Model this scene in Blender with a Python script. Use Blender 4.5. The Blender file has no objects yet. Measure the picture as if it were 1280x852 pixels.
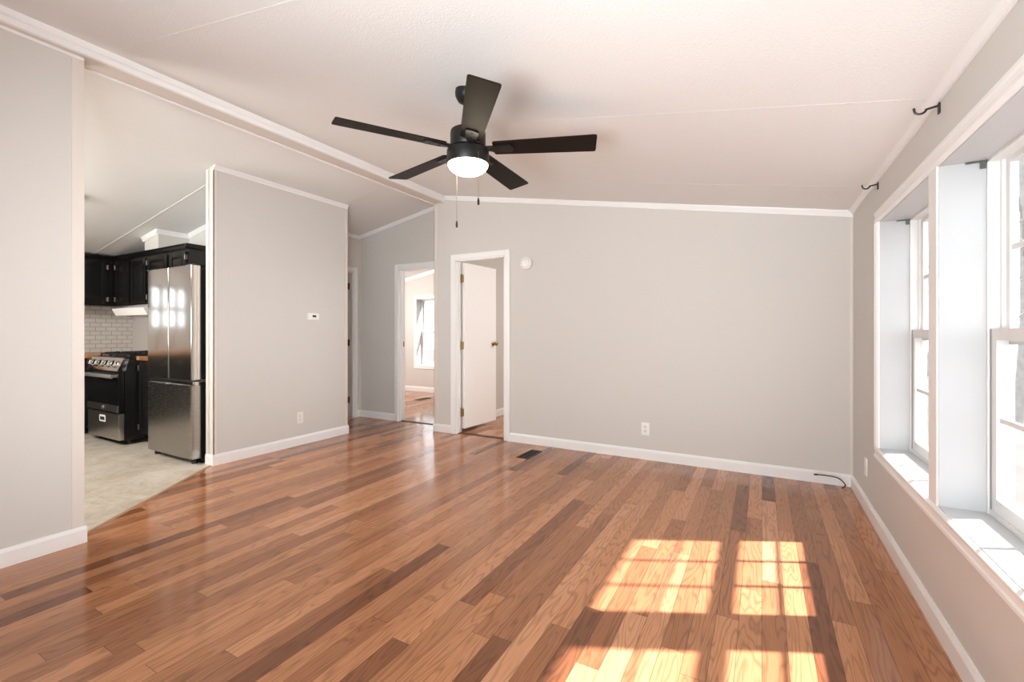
import bpy, bmesh, math, random
from mathutils import Vector, Matrix

# ------------------------------------------------------------------ camera, world, sun, exposure
SC = bpy.context.scene
COL = SC.collection
TH = math.atan(312.5 / 563.0)
CAM_H = 1.17

cam_d = bpy.data.cameras.new('camera')
cam_d.sensor_width = 36.0
cam_d.lens = 563.0 / 1280.0 * 36.0
cam_d.shift_y = -10.5 / 1280.0
cam_d.clip_start = 0.02
cam = bpy.data.objects.new('camera', cam_d)
cam.location = (0, 0, CAM_H)
cam.rotation_euler = (math.pi / 2, 0, TH)
COL.objects.link(cam)
SC.camera = cam

WORLD_STRENGTH = 2.15
SUN_STRENGTH = 14.5
FAN_LAMP = 22.0
EXPOSURE = 0.60
world = bpy.data.worlds.new('daylight')
SC.world = world
world.use_nodes = True
_bg = world.node_tree.nodes['Background']
_bg.inputs[0].default_value = (0.93, 0.965, 1.0, 1)
_bg.inputs[1].default_value = WORLD_STRENGTH

sun_d = bpy.data.lights.new('sun', 'SUN')
sun_d.energy = SUN_STRENGTH
sun_d.angle = math.radians(1.1)
sun_d.color = (1.0, 0.88, 0.89)
sun = bpy.data.objects.new('sun', sun_d)
_el = math.radians(48.2)
_d = Vector((-0.895 * math.cos(_el), -0.446 * math.cos(_el), -math.sin(_el)))
sun.rotation_euler = _d.to_track_quat('-Z', 'Y').to_euler()
sun.location = (6, 6, 8)
COL.objects.link(sun)

SC.view_settings.view_transform = 'Standard'
SC.view_settings.look = 'None'
SC.view_settings.gamma = 1.0
SC.view_settings.use_curve_mapping = False
SC.view_settings.exposure = EXPOSURE
SC.cycles.max_bounces = 14
SC.cycles.diffuse_bounces = 8
SC.cycles.glossy_bounces = 5
SC.cycles.transparent_max_bounces = 12
SC.cycles.use_denoising = True
SC.cycles.sample_clamp_indirect = 4.0
SC.cycles.caustics_reflective = False
SC.cycles.caustics_refractive = False


def area(name, loc, target, sx, sy, watts, col=(1.0, 0.97, 0.93), spread=180):
    l = bpy.data.lights.new(name, 'AREA')
    l.shape = 'RECTANGLE'
    l.size, l.size_y = sx, sy
    l.energy = watts
    l.spread = math.radians(spread)
    l.color = col
    o = bpy.data.objects.new(name, l)
    o.location = loc
    o.rotation_euler = (Vector(target) - Vector(loc)).to_track_quat('-Z', 'Y').to_euler()
    COL.objects.link(o)


# unseen fill lamps added to brighten the living room, kitchen and two rooms beyond
area('rear_fill', (0.0, -4.6, 1.3), (-3.3, 3.2, 1.5), 2.0, 1.5, 11, (0.92, 0.975, 1.0), 110)  # added fill standing inside the rear of the room
area('bounce_fill', (-0.5, -1.3, 0.9), (-0.35, 1.2, 2.3), 1.2, 1.2, 48, (0.87, 0.96, 1.0), 112)  # added behind the camera to brighten the ceiling
area('side_fill', (0.45, -0.9, 1.25), (-4.3, 2.8, 1.3), 0.8, 1.2, 12, (0.93, 0.98, 1.0), 50)  # added indoors, aimed to lift the partition
area('kitchen_bounce_fill', (-5.2, -0.3, 1.3), (-4.9, 0.5, 2.6), 1.0, 1.0, 26, (1.0, 0.97, 0.93))  # added to brighten the kitchen ceiling
area('kitchen_fill', (-5.3, 0.2, 2.2), (-5.4, 1.6, 0.6), 1.4, 0.8, 44)  # added fill, apart from the kitchen's ceiling fixture
area('bedroom_fill', (-6.7, 5.1, 1.7), (-4.8, 6.6, 1.1), 0.8, 0.8, 34)  # added fill, kept out of view from the doorway
area('room_fill', (-1.0, 5.6, 2.25), (-2.0, 5.6, 0.2), 0.9, 0.9, 25)  # added fill for the room behind the open door


def portal(name, loc, rot, sx, sy):
    l = bpy.data.lights.new(name, 'AREA')
    l.shape = 'RECTANGLE'
    l.size, l.size_y = sx, sy
    l.cycles.is_portal = True
    o = bpy.data.objects.new(name, l)
    o.location = loc
    o.rotation_euler = rot
    COL.objects.link(o)


# ------------------------------------------------------------------ materials
def new_mat(name):
    m = bpy.data.materials.new(name)
    m.use_nodes = True
    return m, m.node_tree, m.node_tree.nodes['Principled BSDF']


def pmat(name, col, rough=0.5, metal=0.0, spec=0.5, bump=0.0, bscale=60.0, vary=0.0, vscale=3.0, emit=None, coat=0.0,
         stretch=None):
    m, nt, b = new_mat(name)
    b.inputs['Base Color'].default_value = (*col, 1)
    b.inputs['Roughness'].default_value = rough
    b.inputs['Metallic'].default_value = metal
    b.inputs['Specular IOR Level'].default_value = spec
    b.inputs['Coat Weight'].default_value = coat
    tc = nt.nodes.new('ShaderNodeTexCoord')
    src = tc.outputs['Object']
    if stretch:
        mp = nt.nodes.new('ShaderNodeMapping')
        mp.inputs['Scale'].default_value = stretch
        nt.links.new(src, mp.inputs[0])
        src = mp.outputs[0]
    if vary > 0:
        n = nt.nodes.new('ShaderNodeTexNoise')
        n.inputs['Scale'].default_value = vscale
        n.inputs['Detail'].default_value = 4
        nt.links.new(src, n.inputs['Vector'])
        r = nt.nodes.new('ShaderNodeMapRange')
        r.inputs['To Min'].default_value = 1 - vary
        r.inputs['To Max'].default_value = 1 + vary
        nt.links.new(n.outputs[0], r.inputs[0])
        mx = nt.nodes.new('ShaderNodeMix')
        mx.data_type = 'RGBA'
        mx.blend_type = 'MULTIPLY'
        mx.inputs['Factor'].default_value = 1
        mx.inputs['A'].default_value = (*col, 1)
        nt.links.new(r.outputs[0], mx.inputs['B'])
        nt.links.new(mx.outputs['Result'], b.inputs['Base Color'])
    if bump > 0:
        n2 = nt.nodes.new('ShaderNodeTexNoise')
        n2.inputs['Scale'].default_value = bscale
        n2.inputs['Detail'].default_value = 3
        nt.links.new(src, n2.inputs['Vector'])
        bp = nt.nodes.new('ShaderNodeBump')
        bp.inputs['Strength'].default_value = bump
        bp.inputs['Distance'].default_value = 0.004
        nt.links.new(n2.outputs[0], bp.inputs['Height'])
        nt.links.new(bp.outputs[0], b.inputs['Normal'])
    if emit:
        b.inputs['Emission Color'].default_value = (*emit[0], 1)
        b.inputs['Emission Strength'].default_value = emit[1]
    return m


class N:
    """tiny node-graph helper"""
    def __init__(s, nt):
        s.nt = nt

    def _in(s, sock, v):
        if isinstance(v, (int, float)):
            sock.default_value = v
        elif isinstance(v, tuple):
            sock.default_value = v
        else:
            s.nt.links.new(v, sock)

    def math(s, op, a, b=0.0, c=None):
        n = s.nt.nodes.new('ShaderNodeMath')
        n.operation = op
        s._in(n.inputs[0], a)
        s._in(n.inputs[1], b)
        if c is not None:
            s._in(n.inputs[2], c)
        return n.outputs[0]

    def comb(s, x, y, z=0.0):
        n = s.nt.nodes.new('ShaderNodeCombineXYZ')
        for i, v in enumerate((x, y, z)):
            s._in(n.inputs[i], v)
        return n.outputs[0]

    def white(s, vec):
        n = s.nt.nodes.new('ShaderNodeTexWhiteNoise')
        n.noise_dimensions = '3D'
        s._in(n.inputs['Vector'], vec)
        return n.outputs['Value'], n.outputs['Color']

    def noise(s, vec, scale=1.0, detail=3, rough=0.5, dist=0.0):
        n = s.nt.nodes.new('ShaderNodeTexNoise')
        s._in(n.inputs['Vector'], vec)
        n.inputs['Scale'].default_value = scale
        n.inputs['Detail'].default_value = detail
        n.inputs['Roughness'].default_value = rough
        n.inputs['Distortion'].default_value = dist
        return n.outputs[0]

    def ramp(s, fac, stops):
        n = s.nt.nodes.new('ShaderNodeValToRGB')
        s._in(n.inputs[0], fac)
        e = n.color_ramp.elements
        while len(e) < len(stops):
            e.new(0.5)
        for el, (p, c) in zip(e, stops):
            el.position = p
            el.color = (*c, 1)
        return n.outputs[0]

    def mix(s, mode, fac, a, b):
        n = s.nt.nodes.new('ShaderNodeMix')
        n.data_type = 'RGBA'
        n.blend_type = mode
        s._in(n.inputs['Factor'], fac)
        s._in(n.inputs['A'], a)
        s._in(n.inputs['B'], b)
        return n.outputs['Result']

    def maprange(s, v, a, b, c, d):
        n = s.nt.nodes.new('ShaderNodeMapRange')
        s._in(n.inputs[0], v)
        for i, q in enumerate((a, b, c, d)):
            n.inputs[i + 1].default_value = q
        return n.outputs[0]


def wood_floor_mat():
    m, nt, b = new_mat('oak_strip_floor')
    g = N(nt)
    tc = nt.nodes.new('ShaderNodeTexCoord')
    sx = nt.nodes.new('ShaderNodeSeparateXYZ')
    nt.links.new(tc.outputs['Object'], sx.inputs[0])
    x, y = sx.outputs[0], sx.outputs[1]
    W, L = 0.0826, 0.95
    u = g.math('DIVIDE', x, W)
    row = g.math('FLOOR', u)
    fu = g.math('SUBTRACT', u, row)
    r1, _ = g.white(g.comb(row, 3.7, 1.3))
    # every strip row has its own offset and board length
    Lr = g.math('MULTIPLY_ADD', r1, 0.6, 0.85)
    v = g.math('DIVIDE', g.math('ADD', y, g.math('MULTIPLY', r1, 37.7)), Lr)
    col = g.math('FLOOR', v)
    fv = g.math('SUBTRACT', v, col)
    pv, pc = g.white(g.comb(row, col, 5.1))
    pv2, _ = g.white(g.comb(row, col, 9.4))
    # grain: stretched noise, shifted per board
    gv = g.comb(g.math('ADD', x, g.math('MULTIPLY', pv, 50.0)), g.math('ADD', g.math('MULTIPLY', y, 0.045), g.math('MULTIPLY', pv2, 30.0)), 0.0)
    fine = g.noise(gv, 170.0, 3, 0.6)
    gv2 = g.comb(g.math('ADD', x, g.math('MULTIPLY', pv2, 40.0)), g.math('ADD', g.math('MULTIPLY', y, 0.10), g.math('MULTIPLY', pv, 30.0)), 0.0)
    fld = g.noise(gv2, 11.0, 2, 0.45, 0.25)
    rings = g.math('PINGPONG', g.math('MULTIPLY', fld, 15.0), 0.5)      # contour bands = cathedral figure
    ringm = g.maprange(rings, 0.0, 0.24, 0.70, 1.03)
    finem = g.maprange(fine, 0.3, 0.72, 0.86, 1.10)
    base = g.ramp(pv, [(0.0, (0.18, 0.068, 0.031)), (0.10, (0.31, 0.127, 0.058)), (0.5, (0.45, 0.198, 0.093)), (0.85, (0.53, 0.240, 0.115)),
                       (1.0, (0.60, 0.295, 0.160))])
    c = g.mix('MULTIPLY', 1.0, base, g.comb(ringm, ringm, ringm))
    c = g.mix('MULTIPLY', 1.0, c, g.comb(finem, finem, finem))
    # seams
    eu = g.math('MINIMUM', fu, g.math('SUBTRACT', 1.0, fu))
    ev = g.math('MULTIPLY', g.math('MINIMUM', fv, g.math('SUBTRACT', 1.0, fv)), g.math('DIVIDE', Lr, W))
    ed = g.math('MINIMUM', eu, ev)
    seam = g.maprange(ed, 0.006, 0.022, 0.45, 1.0)
    c = g.mix('MULTIPLY', 1.0, c, g.comb(seam, seam, seam))
    nt.links.new(c, b.inputs['Base Color'])
    rn = g.noise(g.comb(x, y, 0.0), 5.0, 2)
    rr = g.math('ADD', g.maprange(rn, 0.3, 0.7, 0.10, 0.15), g.math('MULTIPLY', pv2, 0.03))
    nt.links.new(rr, b.inputs['Roughness'])
    b.inputs['Specular IOR Level'].default_value = 0.40
    bp = nt.nodes.new('ShaderNodeBump')
    bp.inputs['Strength'].default_value = 0.25
    bp.inputs['Distance'].default_value = 0.0006
    h = g.math('ADD', g.math('MULTIPLY', seam, 1.0), g.math('MULTIPLY', fine, 0.25))
    nt.links.new(h, bp.inputs['Height'])
    nt.links.new(bp.outputs[0], b.inputs['Normal'])
    return m


def vinyl_mat():
    m, nt, b = new_mat('kitchen_vinyl')
    g = N(nt)
    tc = nt.nodes.new('ShaderNodeTexCoord')
    n1 = g.noise(tc.outputs['Object'], 4.0, 6, 0.6, 0.8)
    n2 = g.noise(tc.outputs['Object'], 22.0, 4, 0.6, 0.3)
    c = g.ramp(g.math('MULTIPLY_ADD', n2, 0.35, g.math('MULTIPLY', n1, 0.65)),
               [(0.30, (0.40, 0.335, 0.26)), (0.48, (0.58, 0.505, 0.41)), (0.62, (0.70, 0.635, 0.54))])
    sx = nt.nodes.new('ShaderNodeSeparateXYZ')
    nt.links.new(tc.outputs['Object'], sx.inputs[0])
    f = []
    for ax in (0, 1):
        q = g.math('FRACT', g.math('DIVIDE', sx.outputs[ax], 0.46))
        f.append(g.math('MINIMUM', q, g.math('SUBTRACT', 1.0, q)))
    e = g.maprange(g.math('MINIMUM', f[0], f[1]), 0.003, 0.010, 0.86, 1.0)
    c = g.mix('MULTIPLY', 1.0, c, g.comb(e, e, e))
    nt.links.new(c, b.inputs['Base Color'])
    b.inputs['Roughness'].default_value = 0.32
    return m


def tile_mat():
    # white subway tile on the wall that runs along Y
    m, nt, b = new_mat('subway_tile')
    g = N(nt)
    tc = nt.nodes.new('ShaderNodeTexCoord')
    sx = nt.nodes.new('ShaderNodeSeparateXYZ')
    nt.links.new(tc.outputs['Object'], sx.inputs[0])
    br = nt.nodes.new('ShaderNodeTexBrick')
    nt.links.new(g.comb(sx.outputs[1], sx.outputs[2], 0.0), br.inputs['Vector'])
    br.inputs['Color1'].default_value = (0.74, 0.71, 0.66, 1)
    br.inputs['Color2'].default_value = (0.68, 0.65, 0.60, 1)
    br.inputs['Mortar'].default_value = (0.40, 0.37, 0.33, 1)
    br.inputs['Scale'].default_value = 1.0
    br.inputs['Mortar Size'].default_value = 0.0028
    br.inputs['Brick Width'].default_value = 0.108
    br.inputs['Row Height'].default_value = 0.054
    nt.links.new(br.outputs['Color'], b.inputs['Base Color'])
    b.inputs['Roughness'].default_value = 0.18
    bp = nt.nodes.new('ShaderNodeBump')
    bp.invert = True
    bp.inputs['Distance'].default_value = 0.002
    nt.links.new(br.outputs['Fac'], bp.inputs['Height'])
    nt.links.new(bp.outputs[0], b.inputs['Normal'])
    return m


def butcher_mat():
    m, nt, b = new_mat('butcher_block')
    g = N(nt)
    tc = nt.nodes.new('ShaderNodeTexCoord')
    sx = nt.nodes.new('ShaderNodeSeparateXYZ')
    nt.links.new(tc.outputs['Object'], sx.inputs[0])
    row = g.math('FLOOR', g.math('DIVIDE', sx.outputs[1], 0.035))
    col = g.math('FLOOR', g.math('DIVIDE', sx.outputs[0], 0.22))
    v, _ = g.white(g.comb(row, col, 0.0))
    n = g.noise(g.comb(g.math('MULTIPLY', sx.outputs[0], 0.1), sx.outputs[1], sx.outputs[2]), 120.0, 3)
    c = g.ramp(g.math('MULTIPLY_ADD', n, 0.4, g.math('MULTIPLY', v, 0.6)),
               [(0.2, (0.22, 0.085, 0.03)), (0.5, (0.40, 0.18, 0.07)), (0.8, (0.55, 0.29, 0.13))])
    nt.links.new(c, b.inputs['Base Color'])
    b.inputs['Roughness'].default_value = 0.35
    return m


def steel_mat(name, col=(0.55, 0.53, 0.51), rough=0.22):
    m, nt, b = new_mat(name)
    g = N(nt)
    tc = nt.nodes.new('ShaderNodeTexCoord')
    mp = nt.nodes.new('ShaderNodeMapping')
    mp.inputs['Scale'].default_value = (2.0, 2.0, 260.0)
    nt.links.new(tc.outputs['Object'], mp.inputs[0])
    n = g.noise(mp.outputs[0], 6.0, 3)
    nt.links.new(g.maprange(n, 0.3, 0.7, rough - 0.03, rough + 0.05), b.inputs['Roughness'])
    b.inputs['Base Color'].default_value = (*col, 1)
    b.inputs['Metallic'].default_value = 1.0
    return m


def glass_mat(name, fac=0.05):
    m = bpy.data.materials.new(name)
    m.use_nodes = True
    nt = m.node_tree
    nt.nodes.remove(nt.nodes['Principled BSDF'])
    out = nt.nodes['Material Output']
    t = nt.nodes.new('ShaderNodeBsdfTransparent')
    t.inputs[0].default_value = (0.97, 0.985, 0.985, 1)
    gl = nt.nodes.new('ShaderNodeBsdfGlossy')
    gl.inputs['Roughness'].default_value = 0.02
    mx = nt.nodes.new('ShaderNodeMixShader')
    mx.inputs[0].default_value = fac
    nt.links.new(t.outputs[0], mx.inputs[1])
    nt.links.new(gl.outputs[0], mx.inputs[2])
    nt.links.new(mx.outputs[0], out.inputs[0])
    return m


M = {}
M['wall'] = pmat('greige_wall_paint', (0.625, 0.603, 0.572), 0.55, bump=0.05, bscale=90, spec=0.3)
M['ceiling'] = pmat('stipple_ceiling', (0.81, 0.81, 0.80), 0.8, bump=0.35, bscale=130, spec=0.2)
M['trim'] = pmat('white_trim_paint', (0.85, 0.85, 0.845), 0.35)
M['trimwall'] = pmat('greige_batten_paint', (0.70, 0.645, 0.59), 0.45)
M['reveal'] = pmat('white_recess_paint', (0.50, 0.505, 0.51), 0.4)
M['door'] = pmat('white_door_paint', (0.90, 0.89, 0.875), 0.4)
M['floor'] = wood_floor_mat()
M['vinyl'] = vinyl_mat()
M['tile'] = tile_mat()
M['butcher'] = butcher_mat()
M['steel'] = steel_mat('brushed_steel', (0.62, 0.585, 0.555), 0.13)
M['steel_dark'] = steel_mat('brushed_steel_dark', (0.55, 0.52, 0.49), 0.30)
M['steel_mid'] = steel_mat('brushed_steel_mid', (0.42, 0.395, 0.37), 0.24)
M['handle'] = pmat('satin_steel', (0.72, 0.70, 0.68), 0.42, metal=1)
M['chrome'] = pmat('chrome', (0.8, 0.8, 0.8), 0.12, metal=1)
M['black'] = pmat('black_enamel', (0.009, 0.009, 0.009), 0.25)
M['cab'] = pmat('black_cabinet_paint', (0.007, 0.0065, 0.006), 0.24)
M['iron'] = pmat('cast_iron', (0.012, 0.012, 0.012), 0.6)
M['blackglass'] = pmat('black_oven_glass', (0.004, 0.004, 0.004), 0.05)
M['brass'] = pmat('brass', (0.34, 0.22, 0.09), 0.28, metal=1)
M['darkbrass'] = pmat('aged_brass', (0.20, 0.12, 0.05), 0.35, metal=1)
M['tarnish'] = pmat('tarnished_metal', (0.12, 0.135, 0.12), 0.5, metal=0.5)
M['nickel'] = pmat('nickel', (0.65, 0.60, 0.55), 0.3, metal=1)
M['chain'] = pmat('dull_chain', (0.22, 0.20, 0.19), 0.4, metal=0.8)
M['white'] = pmat('white_plastic', (0.86, 0.855, 0.83), 0.35)
M['ivory'] = pmat('ivory_plastic', (0.80, 0.77, 0.68), 0.35)
M['slot'] = pmat('dark_slot', (0.03, 0.03, 0.03), 0.5)
M['fan'] = pmat('fan_black_metal', (0.008, 0.0075, 0.007), 0.42, spec=0.35)
M['blade'] = pmat('fan_dark_blade', (0.011, 0.0068, 0.0046), 0.5, vary=0.25, vscale=8, stretch=(1, 1, 1), spec=0.12)
M['bowl'] = pmat('lit_frosted_glass', (0.9, 0.88, 0.82), 0.4, emit=((1.0, 0.86, 0.64), FAN_LAMP))
M['vinylframe'] = pmat('white_window_vinyl', (0.72, 0.72, 0.71), 0.4)
M['alu'] = pmat('grey_weatherstrip', (0.22, 0.22, 0.22), 0.6)
M['pane'] = glass_mat('window_glass')
M['bracket'] = pmat('black_bracket', (0.012, 0.011, 0.011), 0.4)
M['register'] = pmat('bronze_register', (0.035, 0.026, 0.020), 0.45, metal=0.4)
M['rubber'] = pmat('black_cable', (0.012, 0.012, 0.012), 0.5)
M['threshold'] = pmat('dark_threshold', (0.06, 0.028, 0.015), 0.4)
M['strip'] = pmat('tan_floor_strip', (0.42, 0.27, 0.15), 0.35)
M['tape'] = pmat('blue_tape', (0.10, 0.38, 0.50), 0.5)
M['lcd'] = pmat('lcd_dark', (0.012, 0.014, 0.012), 0.3)
M['bark'] = pmat('grey_bark', (0.30, 0.285, 0.27), 0.9, vary=0.4, vscale=9)
M['ground'] = pmat('leaf_litter', (0.105, 0.097, 0.088), 0.95, vary=0.35, vscale=2.5)
M['hood'] = pmat('white_enamel', (0.86, 0.85, 0.82), 0.25)


# ------------------------------------------------------------------ mesh helper
class MB:
    def __init__(s):
        s.bm = bmesh.new()

    def box(s, x0, x1, y0, y1, z0, z1, bev=0.0, seg=2):
        x0, x1 = sorted((x0, x1)); y0, y1 = sorted((y0, y1)); z0, z1 = sorted((z0, z1))
        vs = [s.bm.verts.new(p) for p in
              [(x0, y0, z0), (x1, y0, z0), (x1, y1, z0), (x0, y1, z0), (x0, y0, z1), (x1, y0, z1), (x1, y1, z1), (x0, y1, z1)]]
        fs = [s.bm.faces.new([vs[i] for i in q]) for q in
              [(3, 2, 1, 0), (4, 5, 6, 7), (0, 1, 5, 4), (1, 2, 6, 5), (2, 3, 7, 6), (3, 0, 4, 7)]]
        if bev > 0:
            es = list({e for f in fs for e in f.edges})
            bmesh.ops.bevel(s.bm, geom=es, offset=bev, segments=seg, profile=0.7, affect='EDGES')
        return s

    def hexa(s, pts):
        """8 points: 4 bottom (ccw from above) then 4 top"""
        vs = [s.bm.verts.new(p) for p in pts]
        for q in [(3, 2, 1, 0), (4, 5, 6, 7), (0, 1, 5, 4), (1, 2, 6, 5), (2, 3, 7, 6), (3, 0, 4, 7)]:
            s.bm.faces.new([vs[i] for i in q])
        return s

    def prism(s, prof, p0, p1, ax1, ax2):
        """profile [(a,b)] placed with axes ax1, ax2 at p0 and at p1"""
        p0, p1, ax1, ax2 = Vector(p0), Vector(p1), Vector(ax1), Vector(ax2)
        A = [s.bm.verts.new(p0 + ax1 * a + ax2 * b) for a, b in prof]
        B = [s.bm.verts.new(p1 + ax1 * a + ax2 * b) for a, b in prof]
        n = len(prof)
        for i in range(n):
            s.bm.faces.new([A[i], A[(i + 1) % n], B[(i + 1) % n], B[i]])
        s.bm.faces.new(A[::-1])
        s.bm.faces.new(B)
        return s

    def lathe(s, prof, c, axis=(0, 0, 1), n=32):
        """profile [(r, h)] around axis through c"""
        c = Vector(c)
        q = Vector(axis).normalized().to_track_quat('Z', 'Y')
        rings = []
        for r, h in prof:
            if r < 1e-6:
                rings.append([s.bm.verts.new(c + q @ Vector((0, 0, h)))])
            else:
                rings.append([s.bm.verts.new(c + q @ Vector((r * math.cos(2 * math.pi * k / n), r * math.sin(2 * math.pi * k / n), h))) for k in range(n)])
        for a, b in zip(rings, rings[1:]):
            for k in range(n):
                l = (k + 1) % n
                if len(a) == 1 and len(b) == 1:
                    continue
                if len(a) == 1:
                    s.bm.faces.new([a[0], b[l], b[k]])
                elif len(b) == 1:
                    s.bm.faces.new([a[k], a[l], b[0]])
                else:
                    s.bm.faces.new([a[k], a[l], b[l], b[k]])
        if len(rings[0]) > 1:
            s.bm.faces.new(rings[0][::-1])
        if len(rings[-1]) > 1:
            s.bm.faces.new(rings[-1])
        return s

    def cyl(s, c0, c1, r0, r1=None, n=20):
        c0, c1 = Vector(c0), Vector(c1)
        d = c1 - c0
        return s.lathe([(r0, 0), (r1 if r1 is not None else r0, d.length)], c0, d, n)

    def tube(s, pts, r, n=10, rads=None):
        pts = [Vector(p) for p in pts]
        rings = []
        up = Vector((0, 0, 1))
        prev = None
        for i, p in enumerate(pts):
            t = (pts[min(i + 1, len(pts) - 1)] - pts[max(i - 1, 0)]).normalized()
            if prev is None:
                a = t.cross(up)
                if a.length < 1e-3:
                    a = t.cross(Vector((1, 0, 0)))
            else:
                a = prev - t * prev.dot(t)
            a.normalize()
            prev = a
            b = t.cross(a)
            rr = rads[i] if rads else r
            rings.append([s.bm.verts.new(p + (a * math.cos(2 * math.pi * k / n) + b * math.sin(2 * math.pi * k / n)) * rr) for k in range(n)])
        for A, B in zip(rings, rings[1:]):
            for k in range(n):
                s.bm.faces.new([A[k], A[(k + 1) % n], B[(k + 1) % n], B[k]])
        s.bm.faces.new(rings[0][::-1])
        s.bm.faces.new(rings[-1])
        return s

    def xform(s, mat):
        bmesh.ops.transform(s.bm, matrix=mat, verts=s.bm.verts[:])
        return s

    def build(s, name, mat, parent=None, base=None, smooth=False, label=None):
        bm = s.bm
        bmesh.ops.recalc_face_normals(bm, faces=bm.faces[:])
        o = bpy.data.objects.new(name, bpy.data.meshes.new(name))
        if parent is not None:
            off = parent.matrix_world.translation if False else Vector(parent['_w'])
            o['_w'] = tuple(off)
            o.parent = parent
        elif base is not None:
            off = Vector(base)
            o.location = off
            o['_w'] = tuple(off)
        else:
            off = Vector((0, 0, 0))
            o['_w'] = (0.0, 0.0, 0.0)
        bmesh.ops.translate(bm, vec=-off, verts=bm.verts[:])
        if smooth:
            for f in bm.faces:
                f.smooth = True
            for e in bm.edges:
                if len(e.link_faces) == 2 and e.calc_face_angle(0) > math.radians(38):
                    e.smooth = False
        bm.to_mesh(o.data)
        bm.free()
        o.data.materials.append(mat)
        COL.objects.link(o)
        if label:
            o['label'] = label
        return o


def box(name, mat, b, bev=0.0, parent=None, base=None, label=None):
    return MB().box(*b, bev=bev).build(name, mat, parent, base, smooth=bev > 0, label=label)


def tag(o, label, cat, group=None):
    o['label'] = label
    o['category'] = cat
    if group:
        o['group'] = group
    return o


def thing(name, base, label, cat, group=None):
    o = bpy.data.objects.new(name, None)
    o.empty_display_size = 0.1
    o.location = base
    o['_w'] = tuple(Vector(base))
    COL.objects.link(o)
    return tag(o, label, cat, group)


def struct(o):
    o['kind'] = 'structure'
    return o


# ------------------------------------------------------------------ room dimensions
XR = 0.603          # inner face of the window wall
YB = 4.24           # living room end wall
XM0, XM1 = -3.41, -3.315   # wall on the centre line
YREAR = -5.0
YK = 2.82           # kitchen end wall
XW = -7.40          # far side wall
YH = 4.48           # hall end wall
YF = 6.95           # far wall of the bedroom
XP0, XP1 = -4.315, -4.215  # partition
SL = 0.1766


def zc(x):
    return 2.09 + SL * (XR - x) if x > -3.33 else 2.64 + SL * (x + 4.215)


def wall_x(name, x0, x1, y0, y1, openings=(), zmin=0.0, mat='wall', top=None):
    """wall that runs along X, its top following the ceiling; openings (xa, xb, za, zb)"""
    xs = sorted({x0, x1, *[v for o in openings for v in o[:2]], *([-3.33] if x0 < -3.33 < x1 else [])})
    m = MB()
    f = top or (lambda x: zc(x) + 0.03)
    for a, b in zip(xs, xs[1:]):
        mid = (a + b) / 2
        spans = [(zmin, None)]
        for o in openings:
            if o[0] < mid < o[1]:
                spans = ([(zmin, o[2])] if o[2] > zmin + 1e-4 else []) + [(o[3], None)]
        for z0, z1 in spans:
            ta, tb = (z1, z1) if z1 is not None else (f(a), f(b))
            m.hexa([(a, y0, z0), (b, y0, z0), (b, y1, z0), (a, y1, z0), (a, y0, ta), (b, y0, tb), (b, y1, tb), (a, y1, ta)])
    return struct(m.build(name, M[mat]))


def wall_y(name, x0, x1, y0, y1, ztop, openings=(), zmin=0.0, mat='wall'):
    ys = sorted({y0, y1, *[v for o in openings for v in o[:2]]})
    m = MB()
    for a, b in zip(ys, ys[1:]):
        mid = (a + b) / 2
        spans = [(zmin, ztop)]
        for o in openings:
            if o[0] < mid < o[1]:
                spans = ([(zmin, o[2])] if o[2] > zmin + 1e-4 else []) + ([(o[3], ztop)] if o[3] < ztop else [])
        for z0, z1 in spans:
            m.box(x0, x1, a, b, z0, z1)
    return struct(m.build(name, M[mat]))


# ------------------------------------------------------------------ large structure
struct(box('floor', M['floor'], (XW - 0.2, XR + 0.25, YREAR - 0.2, YF + 0.2, -0.08, 0.0)))

# kitchen vinyl with its slanted edge
vp = [(XW, YREAR), (-3.412, YREAR), (-3.412, 1.045), (-4.235, 2.165), (-4.33, 2.21), (-4.33, YK), (XW, YK)]
m = MB()
A = [m.bm.verts.new((x, y, 0.0005)) for x, y in vp]
B = [m.bm.verts.new((x, y, 0.003)) for x, y in vp]
for i in range(len(vp)):
    m.bm.faces.new([A[i], A[(i + 1) % len(vp)], B[(i + 1) % len(vp)], B[i]])
m.bm.faces.new(A[::-1]); m.bm.faces.new(B)
struct(m.build('floor_kitchen', M['vinyl']))
# tan edge strip where vinyl meets wood
e0, e1 = Vector((-3.405, 1.035, 0)), Vector((-4.24, 2.172, 0))
dn = (e1 - e0).normalized().cross(Vector((0, 0, 1)))
struct(MB().prism([(-0.012, 0.0), (0.012, 0.0), (0.007, 0.006), (-0.007, 0.006)], e0, e1, dn, (0, 0, 1)).build('trim_floor_strip', M['strip']))

# ceiling: two slopes meeting over the centre line
m = MB()
for a, b in ((XW - 0.2, -3.33), (-3.33, XR + 0.25)):
    e = 1e-4
    za, zb = zc(a if a < -3.33 else a + e), zc(b if b > -3.33 else b)
    m.hexa([(a, YREAR - 0.2, za), (b, YREAR - 0.2, zb), (b, YF + 0.2, zb), (a, YF + 0.2, za),
            (a, YREAR - 0.2, za + 0.12), (b, YREAR - 0.2, zb + 0.12), (b, YF + 0.2, zb + 0.12), (a, YF + 0.2, za + 0.12)])
struct(m.build('ceiling', M['ceiling']))
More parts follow.
